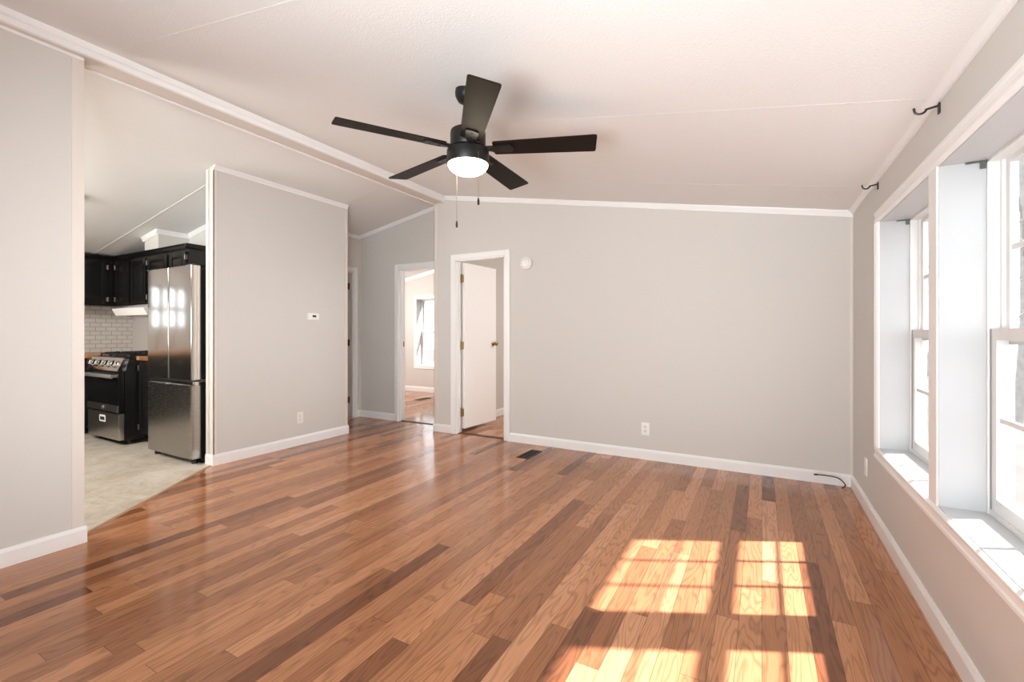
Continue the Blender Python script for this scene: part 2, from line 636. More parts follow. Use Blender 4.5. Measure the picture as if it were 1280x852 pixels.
# flat batten strips over the ceiling panel joints
m = MB()
for ys in (-1.29, -0.07, 1.14, 2.36, 3.59):
    for a, b in ((XW, -3.42), (-3.25, XR)):
        za, zb = zc(a), zc(b)
        w, t = 0.006, 0.0007
        m.hexa([(a, ys - w, za - t), (b, ys - w, zb - t), (b, ys + w, zb - t), (a, ys + w, za - t),
                (a, ys - w, za + t), (b, ys - w, zb + t), (b, ys + w, zb + t), (a, ys + w, za + t)])
a, b, ys, w = XW, XP0 - 0.02, 2.33, 0.008
za, zb = zc(a), zc(b)
m.hexa([(a, ys - w, za - 0.003), (b, ys - w, zb - 0.003), (b, ys + w, zb - 0.003), (a, ys + w, za - 0.003),
        (a, ys - w, za + 0.002), (b, ys - w, zb + 0.002), (b, ys + w, zb + 0.002), (a, ys + w, za + 0.002)])
struct(m.build('trim_ceiling_joints', M['ceiling']))

# window wall: a pair of windows, one pair behind the camera, one in the far room
WZ0, WZ1 = 0.496, 1.816
W_FAR, W_NEAR = (2.434, 3.328), (1.437, 2.331)
W_BACK1, W_BACK2 = (-1.60, -0.706), (-0.603, 0.291)
W_ROOM = (5.35, 6.244)
wall_y('wall_right', XR, XR + 0.192, YREAR - 0.2, YF + 0.2, zc(XR) + 0.1,
       [(*w, WZ0, WZ1) for w in (W_FAR, W_NEAR, W_BACK1, W_BACK2, W_ROOM)])
D1 = (-3.10, -2.44)
wall_x('wall_back', -3.405, XR, YB, YB + 0.10, [(D1[0], D1[1], 0, 2.012)])
wall_y('wall_left', XM0, XM1, YREAR, 1.035, 2.70)
wall_y('wall_partition', XP0, XP1, 2.19, 3.645, 2.645)
D2 = (-4.20, -3.46)
wall_x('wall_hall_end', -4.93, -3.405, YH, YH + 0.10, [(D2[0], D2[1], 0, 2.012)])
D3 = (3.72, 4.372)
wall_y('wall_hall_left', -5.03, -4.93, 3.545, YH + 0.10, zc(-4.93) + 0.01, [(D3[0], D3[1], 0, 2.012)])
wall_x('wall_hall_near', -4.93, XP0, 3.545, 3.645)
wall_y('wall_center', -3.405, -3.24, YB + 0.10, YF, zc(-3.3))
RW1, RW2 = (-2.75, -1.856), (-1.62, -0.726)
wall_x('wall_rear', XW, XR, YREAR - 0.15, YREAR, [(*w, WZ0, WZ1) for w in (RW1, RW2)])
wall_x('wall_kitchen_back', XW, XP0, YK, YK + 0.10)
KW = (0.42, 1.26)
wall_y('wall_kitchen_left', XW - 0.15, XW, YREAR - 0.15, YF + 0.15, zc(XW) + 0.05, [(KW[0], KW[1], 1.19, 1.84)])
BW = (-6.035, -5.14)
wall_x('wall_bedroom', XW, XR, YF, YF + 0.15, [(*BW, 0.52, 1.834)])
wall_x('wall_bath', XW, -5.03, 3.60, 3.70)
wall_x('wall_bath_far', XW, -5.03, YH, YH + 0.10)
# vent chase above the wall cabinets
wall_x('wall_chase', -6.27, -5.95, 2.505, YK, zmin=2.085)

# header beam along the centre line, its white crown band and beads
struct(box('trim_header', M['trimwall'], (XM0, -3.262, YREAR, YB, 2.696, 2.80)))
struct(MB().prism([(0, 0.0), (0.014, 0.004), (0.018, 0.03), (0.012, 0.045), (0.016, 0.085), (0, 0.085)], (-3.264, YREAR, 2.694), (-3.264, YB, 2.694),
                  (1, 0, 0), (0, 0, 1)).build('trim_header_band', M['trim']))
struct(MB().box(XM0 - 0.012, XM0 + 0.004, 1.036, YB + 0.0, 2.685, 2.699).build('trim_header_bead', M['trim']))
struct(MB().box(XM1 - 0.002, XM1 + 0.014, YREAR, 1.036, 2.680, 2.697).build('trim_wall_bead', M['trim']))


def crown(name, segs, mat='trim', h=0.042, d=0.028):
    """segs: (p0, p1, inward normal); p at the ceiling line, profile hangs down and out"""
    m = MB()
    for p0, p1, n in segs:
        m.prism([(0, 0.0), (d, 0.0), (d * 0.9, -0.012), (d * 0.35, -h * 0.75), (d * 0.3, -h), (0, -h)], p0, p1, n, (0, 0, 1))
    return struct(m.build(name, M[mat]))


crown('trim_crown_right', [((XR, YREAR, zc(XR) + 0.008), (XR, YB, zc(XR) + 0.008), (-1, 0, 0))], h=0.034, d=0.03)
crown('trim_crown_back', [((-3.25, YB, zc(-3.25) + 0.004), (XR, YB, zc(XR) + 0.004), (0, -1, 0))], h=0.05)
crown('trim_crown_partition', [((XP1, 2.185, zc(XP1) + 0.004), (XP1, 3.645, zc(XP1) + 0.004), (1, 0, 0))])
crown('trim_crown_hall', [((-4.93, YH, zc(-4.93) + 0.004), (-3.405, YH, zc(-3.405) + 0.004), (0, -1, 0)),
                          ((-4.93, 3.645, zc(-4.93) + 0.006), (-4.93, YH, zc(-4.93) + 0.006), (1, 0, 0))])
crown('trim_crown_kitchen', [((-6.30, 2.505, zc(-6.30)), (-5.95, 2.505, zc(-5.95)), (0, -1, 0)),
                             ((-5.95, 2.48, zc(-5.95)), (-5.95, YK, zc(-5.95)), (1, 0, 0)),
                             ((-5.95, YK, zc(-5.95)), (XP0, YK, zc(XP0)), (0, -1, 0))], h=0.05)
crown('trim_crown_bedroom', [((XW, YF, zc(XW) + 0.004), (-3.41, YF, zc(-3.41) + 0.004), (0, -1, 0))], h=0.07)

# baseboards
BH, BT = 0.092, 0.015


def bb(name, segs, h=BH):
    m = MB()
    for p0, p1, n in segs:
        m.prism([(0, 0), (BT, 0), (BT, h * 0.80), (BT * 0.5, h), (0, h)], (*p0, 0), (*p1, 0), (*n, 0), (0, 0, 1))
    return struct(m.build(name, M['trim']))


bb('baseboard_right', [((XR, YREAR), (XR, YB), (-1, 0))])
bb('baseboard_back', [((-3.42, YB), (-3.165, YB), (0, -1)), ((-2.375, YB), (XR, YB), (0, -1)), ((-3.405, YB), (-3.405, YH), (-1, 0))])
bb('baseboard_left', [((XM1, YREAR), (XM1, 1.05), (1, 0)), ((XM0 - 0.005, 1.035), (XM1, 1.035), (0, 1))])
bb('baseboard_partition', [((XP1, 2.175), (XP1, 3.66), (1, 0)), ((XP0 - 0.012, 2.19), (XP1, 2.19), (0, -1)), ((-4.93, 3.645), (XP1, 3.645), (0, 1))], h=0.096)
bb('baseboard_hall', [((-4.93, YH), (-4.262, YH), (0, -1)), ((-4.93, 4.434), (-4.93, YH), (1, 0))])
bb('baseboard_bedroom', [((XW, YF), (-3.41, YF), (0, -1)), ((-3.24, YB + 0.1), (-3.24, YF), (1, 0))], h=0.095)

# corner battens of the panelled walls
m = MB()
m.box(XM1 - 0.001, XM1 + 0.005, 0.988, 1.040, BH, 2.682, 0.0015)
m.box(XM0, XM1 + 0.004, 1.034, 1.041, BH, 2.69)
struct(m.build('trim_left_end', M['trimwall']))
m = MB()
m.box(XP1 - 0.045, XP1 + 0.005, 2.183, 2.192, 0.094, 2.60, 0.0015)
m.box(XP1 - 0.001, XP1 + 0.005, 2.183, 2.215, 0.094, 2.60, 0.0015)
m.box(XP0 - 0.008, XP0 + 0.030, 2.180, 2.192, 0.094, 2.615, 0.0015)
struct(m.build('trim_partition_end', M['trimwall']))
m = MB()
m.box(XP1 - 0.001, XP1 + 0.005, 3.61, 3.65, 0.094, 2.60, 0.0015)
struct(m.build('trim_partition_far', M['trimwall']))
m = MB()
m.box(-3.411, -3.355, YB - 0.005, YB + 0.001, BH, 2.69, 0.0015)
m.box(-3.411, -3.404, YB - 0.005, YB + 0.04, BH, 2.69, 0.0015)
m.box(XR - 0.02, XR, YB - 0.006, YB, BH, 2.06, 0.0015)
struct(m.build('trim_back_corners', M['trimwall']))
struct(box('trim_hall_corner', M['trimwall'], (-4.93, -4.905, YH - 0.006, YH, BH, 2.49)))


# ------------------------------------------------------------------ windows
def window(name, P0, a, o, width, z0, z1, cols=3, rows=2, wall_t=0.194, mid=None, rail=0.043):
    """double-hung window in a deep white recess. P0: start of the opening on the inner wall face, a: along, o: outward"""
    P0, a, o = Vector(P0), Vector(a), Vector(o)

    def bx(mb, s0, s1, t0, t1, za, zb, bev=0.0):
        p, q = P0 + a * s0 + o * t0, P0 + a * s1 + o * t1
        mb.box(p.x, q.x, p.y, q.y, za, zb, bev)

    base = P0 + a * (width / 2)
    root = bpy.data.objects.new(name, None)
    root.location = (base.x, base.y, z0)
    root['_w'] = (base.x, base.y, z0)
    root['kind'] = 'structure'
    COL.objects.link(root)
    T = 0.128                                         # depth of the recess up to the frame
    lin = MB()
    bx(lin, -0.001, 0.004, -0.004, T, z0, z1); bx(lin, width - 0.004, width + 0.001, -0.004, T, z0, z1)
    bx(lin, 0, width, -0.004, T, z1 - 0.004, z1 + 0.001)
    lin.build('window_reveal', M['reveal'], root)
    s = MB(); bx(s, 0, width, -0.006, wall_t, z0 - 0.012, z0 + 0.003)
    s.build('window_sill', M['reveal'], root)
    f = MB()
    for s0, s1 in ((0, 0.028), (width - 0.028, width)):
        bx(f, s0, s1, T + 0.034, max(wall_t, T + 0.068), z0, z1)
        bx(f, s0, s0 + (s1 - s0) * 0.55 if s0 == 0 else s1, T, T + 0.036, z0, z1) if s0 == 0 else bx(f, s0 + 0.013, s1, T, T + 0.036, z0, z1)
    bx(f, 0, width, T, max(wall_t, T + 0.068), z1 - 0.014, z1)
    bx(f, 0, width, T + 0.004, max(wall_t, T + 0.068), z0, z0 + 0.022)
    f.build('window_frame', M['vinylframe'], root)
    zm = mid if mid else z0 + (z1 - z0) * 0.505
    for nm, t0, t1, za, zb, br, tr in (('upper_sash', T + 0.045, T + 0.067, zm - 0.035, z1 - 0.013, rail, 0.022),
                                       ('lower_sash', T + 0.010, T + 0.042, z0 + 0.018, zm + 0.022, 0.052, rail)):
        sw = 0.040
        i0 = 0.017
        m = MB()
        bx(m, i0, i0 + sw, t0, t1, za, zb); bx(m, width - i0 - sw, width - i0, t0, t1, za, zb)
        bx(m, i0 + sw, width - i0 - sw, t0, t1, za, za + br); bx(m, i0 + sw, width - i0 - sw, t0, t1, zb - tr, zb)
        so = m.build(nm, M['vinylframe'], root)
        gs0, gs1, gz0, gz1 = i0 + sw, width - i0 - sw, za + br, zb - tr
        tm = (t0 + t1) / 2
        g = MB(); bx(g, gs0 - 0.004, gs1 + 0.004, tm + 0.004, tm + 0.007, gz0 - 0.004, gz1 + 0.004)
        g.build('window_pane', M['pane'], so)
        mu = MB()
        for k in range(1, cols):
            sm = gs0 + (gs1 - gs0) * k / cols
            bx(mu, sm - 0.009, sm + 0.009, tm - 0.006, tm + 0.004, gz0, gz1)
        for k in range(1, rows):
            zz = gz0 + (gz1 - gz0) * k / rows
            bx(mu, gs0, gs1, tm - 0.007, tm + 0.0035, zz - 0.009, zz + 0.009)
        mu.build('muntins', M['vinylframe'], so)
        if nm == 'lower_sash':
            w = MB()
            bx(w, 0.0165, 0.0185, t0 - 0.004, t0 + 0.004, za, zb)
            bx(w, width - 0.0185, width - 0.0165, t0 - 0.004, t0 + 0.004, za, zb)
            bx(w, 0.0165, width - 0.0165, t0 - 0.003, t0 + 0.004, za - 0.003, za)
            w.build('weather_strip', M['alu'], root)
    return root


w1 = window('window_1', (XR, W_FAR[1], 0), (0, -1, 0), (1, 0, 0), W_FAR[1] - W_FAR[0], WZ0, WZ1)
w2 = window('window_2', (XR, W_NEAR[1], 0), (0, -1, 0), (1, 0, 0), W_NEAR[1] - W_NEAR[0], WZ0, WZ1)
window('window_3', (BW[0], YF, 0), (1, 0, 0), (0, 1, 0), BW[1] - BW[0], 0.52, 1.834, wall_t=0.15, cols=1, rows=1)
window('window_4', (XR, W_BACK1[1], 0), (0, -1, 0), (1, 0, 0), 0.894, WZ0, WZ1)
window('window_5', (XR, W_BACK2[1], 0), (0, -1, 0), (1, 0, 0), 0.894, WZ0, WZ1)
window('window_6', (XR, W_ROOM[1], 0), (0, -1, 0), (1, 0, 0), 0.894, WZ0, WZ1)
window('window_7', (RW1[0], YREAR, 0), (1, 0, 0), (0, -1, 0), 0.894, WZ0, WZ1, wall_t=0.15)
window('window_8', (RW2[0], YREAR, 0), (1, 0, 0), (0, -1, 0), 0.894, WZ0, WZ1, wall_t=0.15)
window('window_9', (XW, KW[0], 0), (0, 1, 0), (-1, 0, 0), 0.40, 1.19, 1.84, cols=1, rows=1, wall_t=0.15)
window('window_10', (XW, KW[1] - 0.40, 0), (0, 1, 0), (-1, 0, 0), 0.40, 1.19, 1.84, cols=1, rows=1, wall_t=0.15)
struct(box('trim_kitchen_mullion', M['trim'], (XW - 0.15, XW + 0.015, KW[0] + 0.40, KW[1] - 0.40, 1.19, 1.84)))
# window hooks left at the top corners of the two recesses
for nm, y, lab in (('blind_bracket', W_NEAR[1], 'small tarnished blind bracket at the top corner of the nearer window recess'),
                   ('blind_bracket', W_FAR[1], 'small tarnished blind bracket at the top corner of the farther window recess')):
    b_ = (XR + 0.122, y - 0.008, WZ1 - 0.02)
    m = MB()
    m.box(XR + 0.110, XR + 0.126, y - 0.012, y - 0.005, WZ1 - 0.034, WZ1 - 0.006, 0.001)
    m.box(XR + 0.070, XR + 0.115, y - 0.012, y - 0.006, WZ1 - 0.011, WZ1 - 0.006, 0.001)
    tag(m.build(nm, M['tarnish'], None, b_), lab, 'bracket')

# casings: profiled band in two steps around each pair
CAS = [(0, 0), (0.010, 0), (0.020, 0.010), (0.020, 0.018), (0.016, 0.026), (0.016, 0.044), (0.021, 0.050), (0.021, 0.062), (0.012, 0.066), (0, 0.066)]


def window_casing(name, ya, yb, yms):
    m = MB()
    cw = 0.066
    pf = [(d, -w) for d, w in CAS]              # (out of wall, away from opening)
    m.prism([(d, w) for d, w in CAS], (XR, ya - cw, WZ1), (XR, yb + cw, WZ1), (-1, 0, 0), (0, 0, 1))
    m.prism([(d, -w) for d, w in CAS], (XR, ya - cw, WZ0), (XR, yb + cw, WZ0), (-1, 0, 0), (0, 0, 1))
    m.prism([(d, w) for d, w in CAS], (XR, yb, WZ0), (XR, yb, WZ1), (-1, 0, 0), (0, 1, 0))
    m.prism([(d, -w) for d, w in CAS], (XR, ya, WZ0), (XR, ya, WZ1), (-1, 0, 0), (0, 1, 0))
    for y0, y1 in yms:
        m.prism([(0, 0), (0.006, 0), (0.010, 0.006), (0.010, y1 - y0 - 0.006), (0.006, y1 - y0), (0, y1 - y0)], (XR, y0, WZ0), (XR, y0, WZ1), (-1, 0, 0), (0, 1, 0))
    return struct(m.build(name, M['trim']))


window_casing('trim_window_casing', W_NEAR[0], W_FAR[1], [(W_NEAR[1], W_FAR[0])])
window_casing('trim_window_casing_rear', W_BACK1[0], W_BACK2[1], [(W_BACK1[1], W_BACK2[0])])
m = MB()
for a, b, c, d in ((BW[0] - 0.062, BW[1] + 0.062, 1.834, 1.896), (BW[0] - 0.062, BW[1] + 0.062, 0.455, 0.52), (BW[0] - 0.062, BW[0], 0.52, 1.834), (BW[1], BW[1] + 0.062, 0.52, 1.834)):
    m.box(a, b, YF - 0.018, YF, c, d)
struct(m.build('trim_bedroom_window', M['trim']))

# light portals at the openings (sampling aids of the daylight, they give no light of their own)
for k, w in enumerate((W_FAR, W_NEAR, W_BACK1, W_BACK2, W_ROOM)):
    portal('daylight_portal', (XR + 0.215, sum(w) / 2, (WZ0 + WZ1) / 2), (0, math.pi / 2, 0), WZ1 - WZ0, 0.894)
for w in (RW1, RW2):
    portal('daylight_portal', (sum(w) / 2, YREAR - 0.21, (WZ0 + WZ1) / 2), (math.pi / 2, 0, 0), 0.894, WZ1 - WZ0)
portal('daylight_portal', (sum(BW) / 2, YF + 0.21, 1.18), (-math.pi / 2, 0, 0), 0.9, 1.31)
portal('daylight_portal', (XW - 0.21, sum(KW) / 2, 1.515), (0, -math.pi / 2, 0), 0.65, 0.84)


# ------------------------------------------------------------------ door casings, jambs, doors
def casing_x(name, a, b, y, ztop, side=-1, cw=0.062):
    m = MB()
    pf = [(0, 0), (0.012, 0), (0.016, 0.008), (0.016, cw - 0.008), (0.012, cw), (0, cw)]
    n = (0, side, 0)
    m.prism(pf, (a, y, 0), (a, y, ztop + cw), n, (-1, 0, 0))
    m.prism(pf, (b, y, 0), (b, y, ztop + cw), n, (1, 0, 0))
    m.prism(pf, (a - 0.0, y, ztop), (b, y, ztop), n, (0, 0, 1))
    return m


def jamb_x(m, a, b, y0, y1, ztop):
    m.box(a - 0.001, a + 0.016, y0, y1, 0, ztop)
    m.box(b - 0.016, b + 0.001, y0, y1, 0, ztop)
    m.box(a, b, y0, y1, ztop - 0.016, ztop + 0.001)
    # stops
    m.box(a + 0.016, a + 0.027, y0 + 0.045, y0 + 0.06, 0, ztop - 0.016)
    m.box(b - 0.027, b - 0.016, y0 + 0.045, y0 + 0.06, 0, ztop - 0.016)


m = casing_x('c', D1[0], D1[1], YB, 2.006)
jamb_x(m, D1[0], D1[1], YB - 0.002, YB + 0.102, 2.006)
struct(m.build('trim_door_casing_back', M['trim']))
m = casing_x('c', D2[0], D2[1] + 0.0, YH, 2.006)
jamb_x(m, D2[0], D2[1], YH - 0.002, YH + 0.102, 2.006)
struct(m.build('trim_door_casing_hall_end', M['trim']))
tag(box('strike_plate', M['darkbrass'], (D2[0] + 0.016, D2[0] + 0.0185, YH + 0.062, YH + 0.088, 0.985, 1.05), base=(D2[0] + 0.017, YH + 0.075, 1.0)),
    'small brass strike plate on the jamb of the hall end doorway', 'strike plate')
# hall left doorway (in a wall along Y)
m = MB()
pf = [(0, 0), (0.012, 0), (0.016, 0.008), (0.016, 0.054), (0.012, 0.062), (0, 0.062)]
m.prism(pf, (-4.93, D3[0], 0), (-4.93, D3[0], 2.068), (1, 0, 0), (0, -1, 0))
m.prism(pf, (-4.93, D3[1], 0), (-4.93, D3[1], 2.068), (1, 0, 0), (0, 1, 0))
m.prism(pf, (-4.93, D3[0], 2.006), (-4.93, D3[1], 2.006), (1, 0, 0), (0, 0, 1))
m.box(-5.032, -4.928, D3[1] - 0.016, D3[1] + 0.001, 0, 2.006)
m.box(-5.032, -4.928, D3[0] - 0.001, D3[0] + 0.016, 0, 2.006)
m.box(-5.032, -4.928, D3[0], D3[1], 1.99, 2.007)
struct(m.build('trim_door_casing_hall_left', M['trim']))

struct(box('trim_threshold_back', M['threshold'], (D1[0] + 0.016, D1[1] - 0.016, YB + 0.035, YB + 0.085, 0.0, 0.007)))
struct(box('trim_threshold_hall', M['threshold'], (D2[0] + 0.016, D2[1] - 0.016, YH + 0.03, YH + 0.07, 0.0, 0.007)))


def knob(parent, p, n, mat='brass'):
    m = MB()
    m.lathe([(0.0, 0), (0.031, 0), (0.031, 0.004), (0.025, 0.009), (0.012, 0.012), (0.011, 0.030), (0.022, 0.036), (0.0275, 0.048), (0.025, 0.060), (0.015, 0.067), (0, 0.068)], p, n, 24)
    return m.build('door_knob', M[mat], parent, smooth=True)


# door in the living room end wall: open into the next room, hinged on its left jamb
hp = Vector((D1[0] + 0.066, YB + 0.085, 0))
fe = Vector((-2.985, 4.955, 0))
dd = (fe - hp).normalized()
nn = Vector((dd.y, -dd.x, 0))                     # towards +X
L = (fe - hp).length
root = bpy.data.objects.new('door_1', None); root.location = hp; root['_w'] = tuple(hp); root['kind'] = 'structure'
COL.objects.link(root)
m = MB()
m.box(0, L, -0.035, 0, 0.05, 1.985, 0.002)
R_ = Matrix.Translation(hp) @ Matrix(((dd.x, -nn.x * -1, 0, 0), (dd.y, nn.y, 0, 0), (0, 0, 1, 0), (0, 0, 0, 1)))
m.xform(R_)
m.build('door_leaf', M['door'], root)
kp = hp + dd * (L - 0.062) + Vector((0, 0, 1.03))
knob(root, kp, nn)
knob(root, kp - nn * 0.035, -nn)
for z in (0.24, 1.02, 1.80):
    m = MB()
    c = Vector((D1[0] + 0.034, YB + 0.073, z))
    m.cyl(c - Vector((0, 0, 0.045)), c + Vector((0, 0, 0.045)), 0.007, n=12)
    m.lathe([(0.009, 0), (0.009, 0.005), (0.004, 0.010), (0, 0.010)], c + Vector((0, 0, 0.045)), n=12)
    m.lathe([(0.009, 0), (0.009, 0.005), (0.004, 0.010), (0, 0.010)], c - Vector((0, 0, 0.045)), (0, 0, -1), n=12)
    m.box(D1[0] + 0.0155, D1[0] + 0.0175, YB + 0.058, YB + 0.080, z - 0.044, z + 0.044)
    m.box(D1[0] + 0.032, D1[0] + 0.060, YB + 0.073, YB + 0.0795, z - 0.044, z + 0.044)
    m.build('hinge', M['brass'], root, smooth=True)

# door of the room on the left of the hall, standing open inside that room
b0 = (-4.98, D3[1] - 0.02, 0)
root = bpy.data.objects.new('door_2', None); root.location = b0; root['_w'] = b0; root['kind'] = 'structure'
COL.objects.link(root)
MB().box(-5.70, -5.042, D3[1] - 0.062, D3[1] - 0.028, 0.03, 1.985, 0.002).build('door_leaf', M['door'], root)
knob(root, (-5.63, D3[1] - 0.062, 1.0), (0, -1, 0))
for z in (0.24, 1.03, 1.81):
    m = MB()
    c = Vector((-5.028, D3[1] - 0.030, z))
    m.cyl(c - Vector((0, 0, 0.045)), c + Vector((0, 0, 0.045)), 0.008, n=12)
    m.lathe([(0.010, 0), (0.010, 0.005), (0.004, 0.012), (0, 0.012)], c + Vector((0, 0, 0.045)), n=12)
    m.box(-5.03, -4.985, D3[1] - 0.020, D3[1] - 0.0155, z - 0.044, z + 0.044)
    m.build('hinge', M['darkbrass'], root, smooth=True)
# door of the bedroom, folded back inside it against the right
b0 = (D2[1] - 0.02, YH + 0.11, 0)
root = bpy.data.objects.new('door_3', None); root.location = b0; root['_w'] = b0; root['kind'] = 'structure'
COL.objects.link(root)
MB().box(D2[1] - 0.03, D2[1] + 0.005, YH + 0.115, YH + 0.82, 0.03, 1.985, 0.002).build('door_leaf', M['door'], root)
knob(root, (D2[1] - 0.03, YH + 0.75, 1.0), (-1, 0, 0))

# ------------------------------------------------------------------ ceiling fan
fx, fy = -1.350, 1.956
rt = thing('ceiling_fan', (fx, fy, zc(fx)), 'black five-blade ceiling fan with a lit frosted bowl, hanging from the sloped ceiling', 'ceiling fan')
zt = zc(fx)
nrm = Vector((-SL, 0, -1)).normalized()
m = MB()
m.lathe([(0.066, -0.004), (0.066, 0.018), (0.062, 0.035), (0.045, 0.058), (0.020, 0.066), (0.0, 0.066)], (fx, fy, zt), nrm, 32)
m.build('canopy', M['fan'], rt, smooth=True)
MB().cyl((fx, fy, zt - 0.05), (fx, fy, 2.245), 0.0125).build('downrod', M['fan'], rt, smooth=True)
m = MB()
m.lathe([(0.0, 2.262), (0.026, 2.262), (0.030, 2.240), (0.070, 2.234), (0.090, 2.224), (0.093, 2.210), (0.093, 2.150), (0.088, 2.138), (0.0, 2.138)][::-1], (fx, fy, 0), (0, 0, 1), 40)
m.build('motor_housing', M['fan'], rt, smooth=True)
m = MB()
m.lathe([(0.0, 2.128), (0.098, 2.128), (0.1095, 2.120), (0.111, 2.108), (0.111, 2.056), (0.107, 2.050), (0.0, 2.050)][::-1], (fx, fy, 0), (0, 0, 1), 48)
kit = m.build('light_kit', M['fan'], rt, smooth=True)
m = MB()
pr = [(0.0, 1.996)] + [(0.105 * math.sin(t), 2.052 - 0.056 * math.cos(t)) for t in [math.pi / 2 * k / 10 for k in range(1, 11)]] + [(0.0, 2.054)]
m.lathe(pr, (fx, fy, 0), (0, 0, 1), 48)
m.build('light_bowl', M['bowl'], kit, smooth=True, label='glowing white frosted glass bowl')
zb = 2.132
R0, R1 = 0.135, 0.664
for k in range(5):
    ang = 4.155 + k * 2 * math.pi / 5
    T_ = Matrix.Translation((fx, fy, zb)) @ Matrix.Rotation(ang, 4, 'Z') @ Matrix.Rotation(math.radians(-11), 4, 'X')
    # outline: slightly wider towards the tip, small rounded corners
    w0, w1, t = 0.054, 0.068, 0.0032
    out = [(R0, -w0 + 0.008), (R0 + 0.008, -w0)]
    rc = 0.012
    for cx_, cy_, a0 in ((R1 - rc, -w1 + rc, -90), (R1 - rc, w1 - rc, 0)):
        for q in range(6):
            aa = math.radians(a0 + 90 * q / 5)
            out.append((cx_ + rc * math.cos(aa), cy_ + rc * math.sin(aa)))
    out += [(R0 + 0.008, w0), (R0, w0 - 0.008)]
    m = MB()
    A_ = [m.bm.verts.new((x, y, -t)) for x, y in out]
    B_ = [m.bm.verts.new((x, y, t)) for x, y in out]
    n_ = len(out)
    for i in range(n_):
        m.bm.faces.new([A_[i], A_[(i + 1) % n_], B_[(i + 1) % n_], B_[i]])
    m.bm.faces.new(A_[::-1]); m.bm.faces.new(B_)
    m.xform(T_)
    m.build('blade', M['blade'], rt)
    m = MB()                                     # blade iron: arm from the hub, rounded plate under the blade
    plate = [(0.125, -0.018), (0.15, -0.028), (0.225, -0.032)]
    for q in range(7):
        aa = math.radians(-90 + 180 * q / 6)
        plate.append((0.225 + 0.016 * math.cos(aa), 0.032 * math.sin(aa)))
    plate += [(0.15, 0.028), (0.125, 0.018)]
    A_ = [m.bm.verts.new((x, y, -t - 0.007)) for x, y in plate]
    B_ = [m.bm.verts.new((x, y, -t - 0.0005)) for x, y in plate]
    n_ = len(plate)
    for i in range(n_):
        m.bm.faces.new([A_[i], A_[(i + 1) % n_], B_[(i + 1) % n_], B_[i]])
    m.bm.faces.new(A_[::-1]); m.bm.faces.new(B_)
    m.box(0.075, 0.135, -0.014, 0.014, -t - 0.007, t + 0.003, 0.002)
    for sx_, sy_ in ((0.16, -0.012), (0.16, 0.012), (0.21, 0)):
        m.lathe([(0.0055, 0), (0.0045, 0.003), (0, 0.0035)], (sx_, sy_, -t - 0.007), (0, 0, -1), 10)
    m.xform(T_)
    m.build('blade_iron', M['fan'], rt, smooth=True)
# pull chains: light chain and fan chain
rgt, fwd = Vector((math.cos(TH), math.sin(TH), 0)), Vector((-math.sin(TH), math.cos(TH), 0))
for off, dep, zend in ((-0.070, 0.090, 1.742), (0.062, -0.098, 1.812)):
    p = Vector((fx, fy, 0)) + rgt * off + fwd * dep
    m = MB()
    ztop = 2.085
    m.cyl((p.x, p.y, zend + 0.035), (p.x, p.y, ztop), 0.0011, n=6)
    for q in range(int((ztop - zend - 0.035) / 0.009)):
        zz = zend + 0.037 + q * 0.009
        m.lathe([(0, -0.002), (0.0021, 0), (0, 0.002)], (p.x, p.y, zz), n=6)
    ch = m.build('pull_chain', M['chain'], rt)
    m = MB(); m.lathe([(0.0, 0), (0.0055, 0.001), (0.006, 0.02), (0.003, 0.036), (0, 0.038)], (p.x, p.y, zend), n=12)
    m.build('chain_pull', M['fan'] if off > 0 else M['iron'], ch, smooth=True)

# ------------------------------------------------------------------ kitchen: refrigerator
FX0, FX1, FY = -5.170, -4.372, 2.083
rt = thing('refrigerator', ((FX0 + FX1) / 2, 2.43, 0.003), 'stainless steel french-door refrigerator with a bottom freezer, beside the partition', 'refrigerator')
MB().box(FX0 + 0.006, FX1 - 0.006, FY + 0.085, 2.79, 0.045, 1.745, 0.004).build('body', M['black'], rt)
xm = -4.770


def fdoor(x0, x1, z0, z1, bulge=0.005, nseg=10):
    m = MB()
    prof = [(x1, FY + 0.078), (x0, FY + 0.078)]
    for f in [0, .006, .013, .022, .035] + [.035 + .93 * k / nseg for k in range(1, nseg)] + [.965, .978, .987, .994, 1]:
        e = min(f, 1 - f)
        round_ = 0.005 * max(0, 1 - e / 0.020) ** 2
        prof.append((x0 + (x1 - x0) * f, FY + round_ + bulge * (2 * f - 1) ** 2))
    m.prism(prof, (0, 0, z0), (0, 0, z1), (1, 0, 0), (0, 1, 0))
    return m


dl = fdoor(FX0, xm - 0.003, 0.752, 1.764).build('left_door', M['steel'], rt, smooth=True)
dr = fdoor(xm + 0.003, FX1, 0.752, 1.764).build('right_door', M['steel'], rt, smooth=True)
fz = fdoor(FX0, FX1, 0.055, 0.700).build('freezer_drawer', M['steel_mid'], rt, smooth=True)
MB().box(FX0 + 0.004, FX1 - 0.004, FY + 0.018, FY + 0.078, 0.700, 0.735, 0.004).build('drawer_grip', M['steel'], fz, smooth=True)
MB().box(FX0 + 0.01, FX1 - 0.002, FY + 0.03, FY + 0.086, 0.7355, 0.7515).build('gap_gasket', M['slot'], rt)
for x0, x1 in ((FX0 + 0.03, FX0 + 0.12), (FX1 - 0.11, FX1 - 0.01)):
    MB().box(x0, x1, FY + 0.03, FY + 0.15, 1.764, 1.782, 0.004).build('hinge_cover', M['black'], rt, smooth=True)
MB().box(FX1 - 0.03, FX1 - 0.004, FY + 0.07, FY + 0.12, 0.728, 0.752, 0.003).build('hinge', M['nickel'], rt, smooth=True)
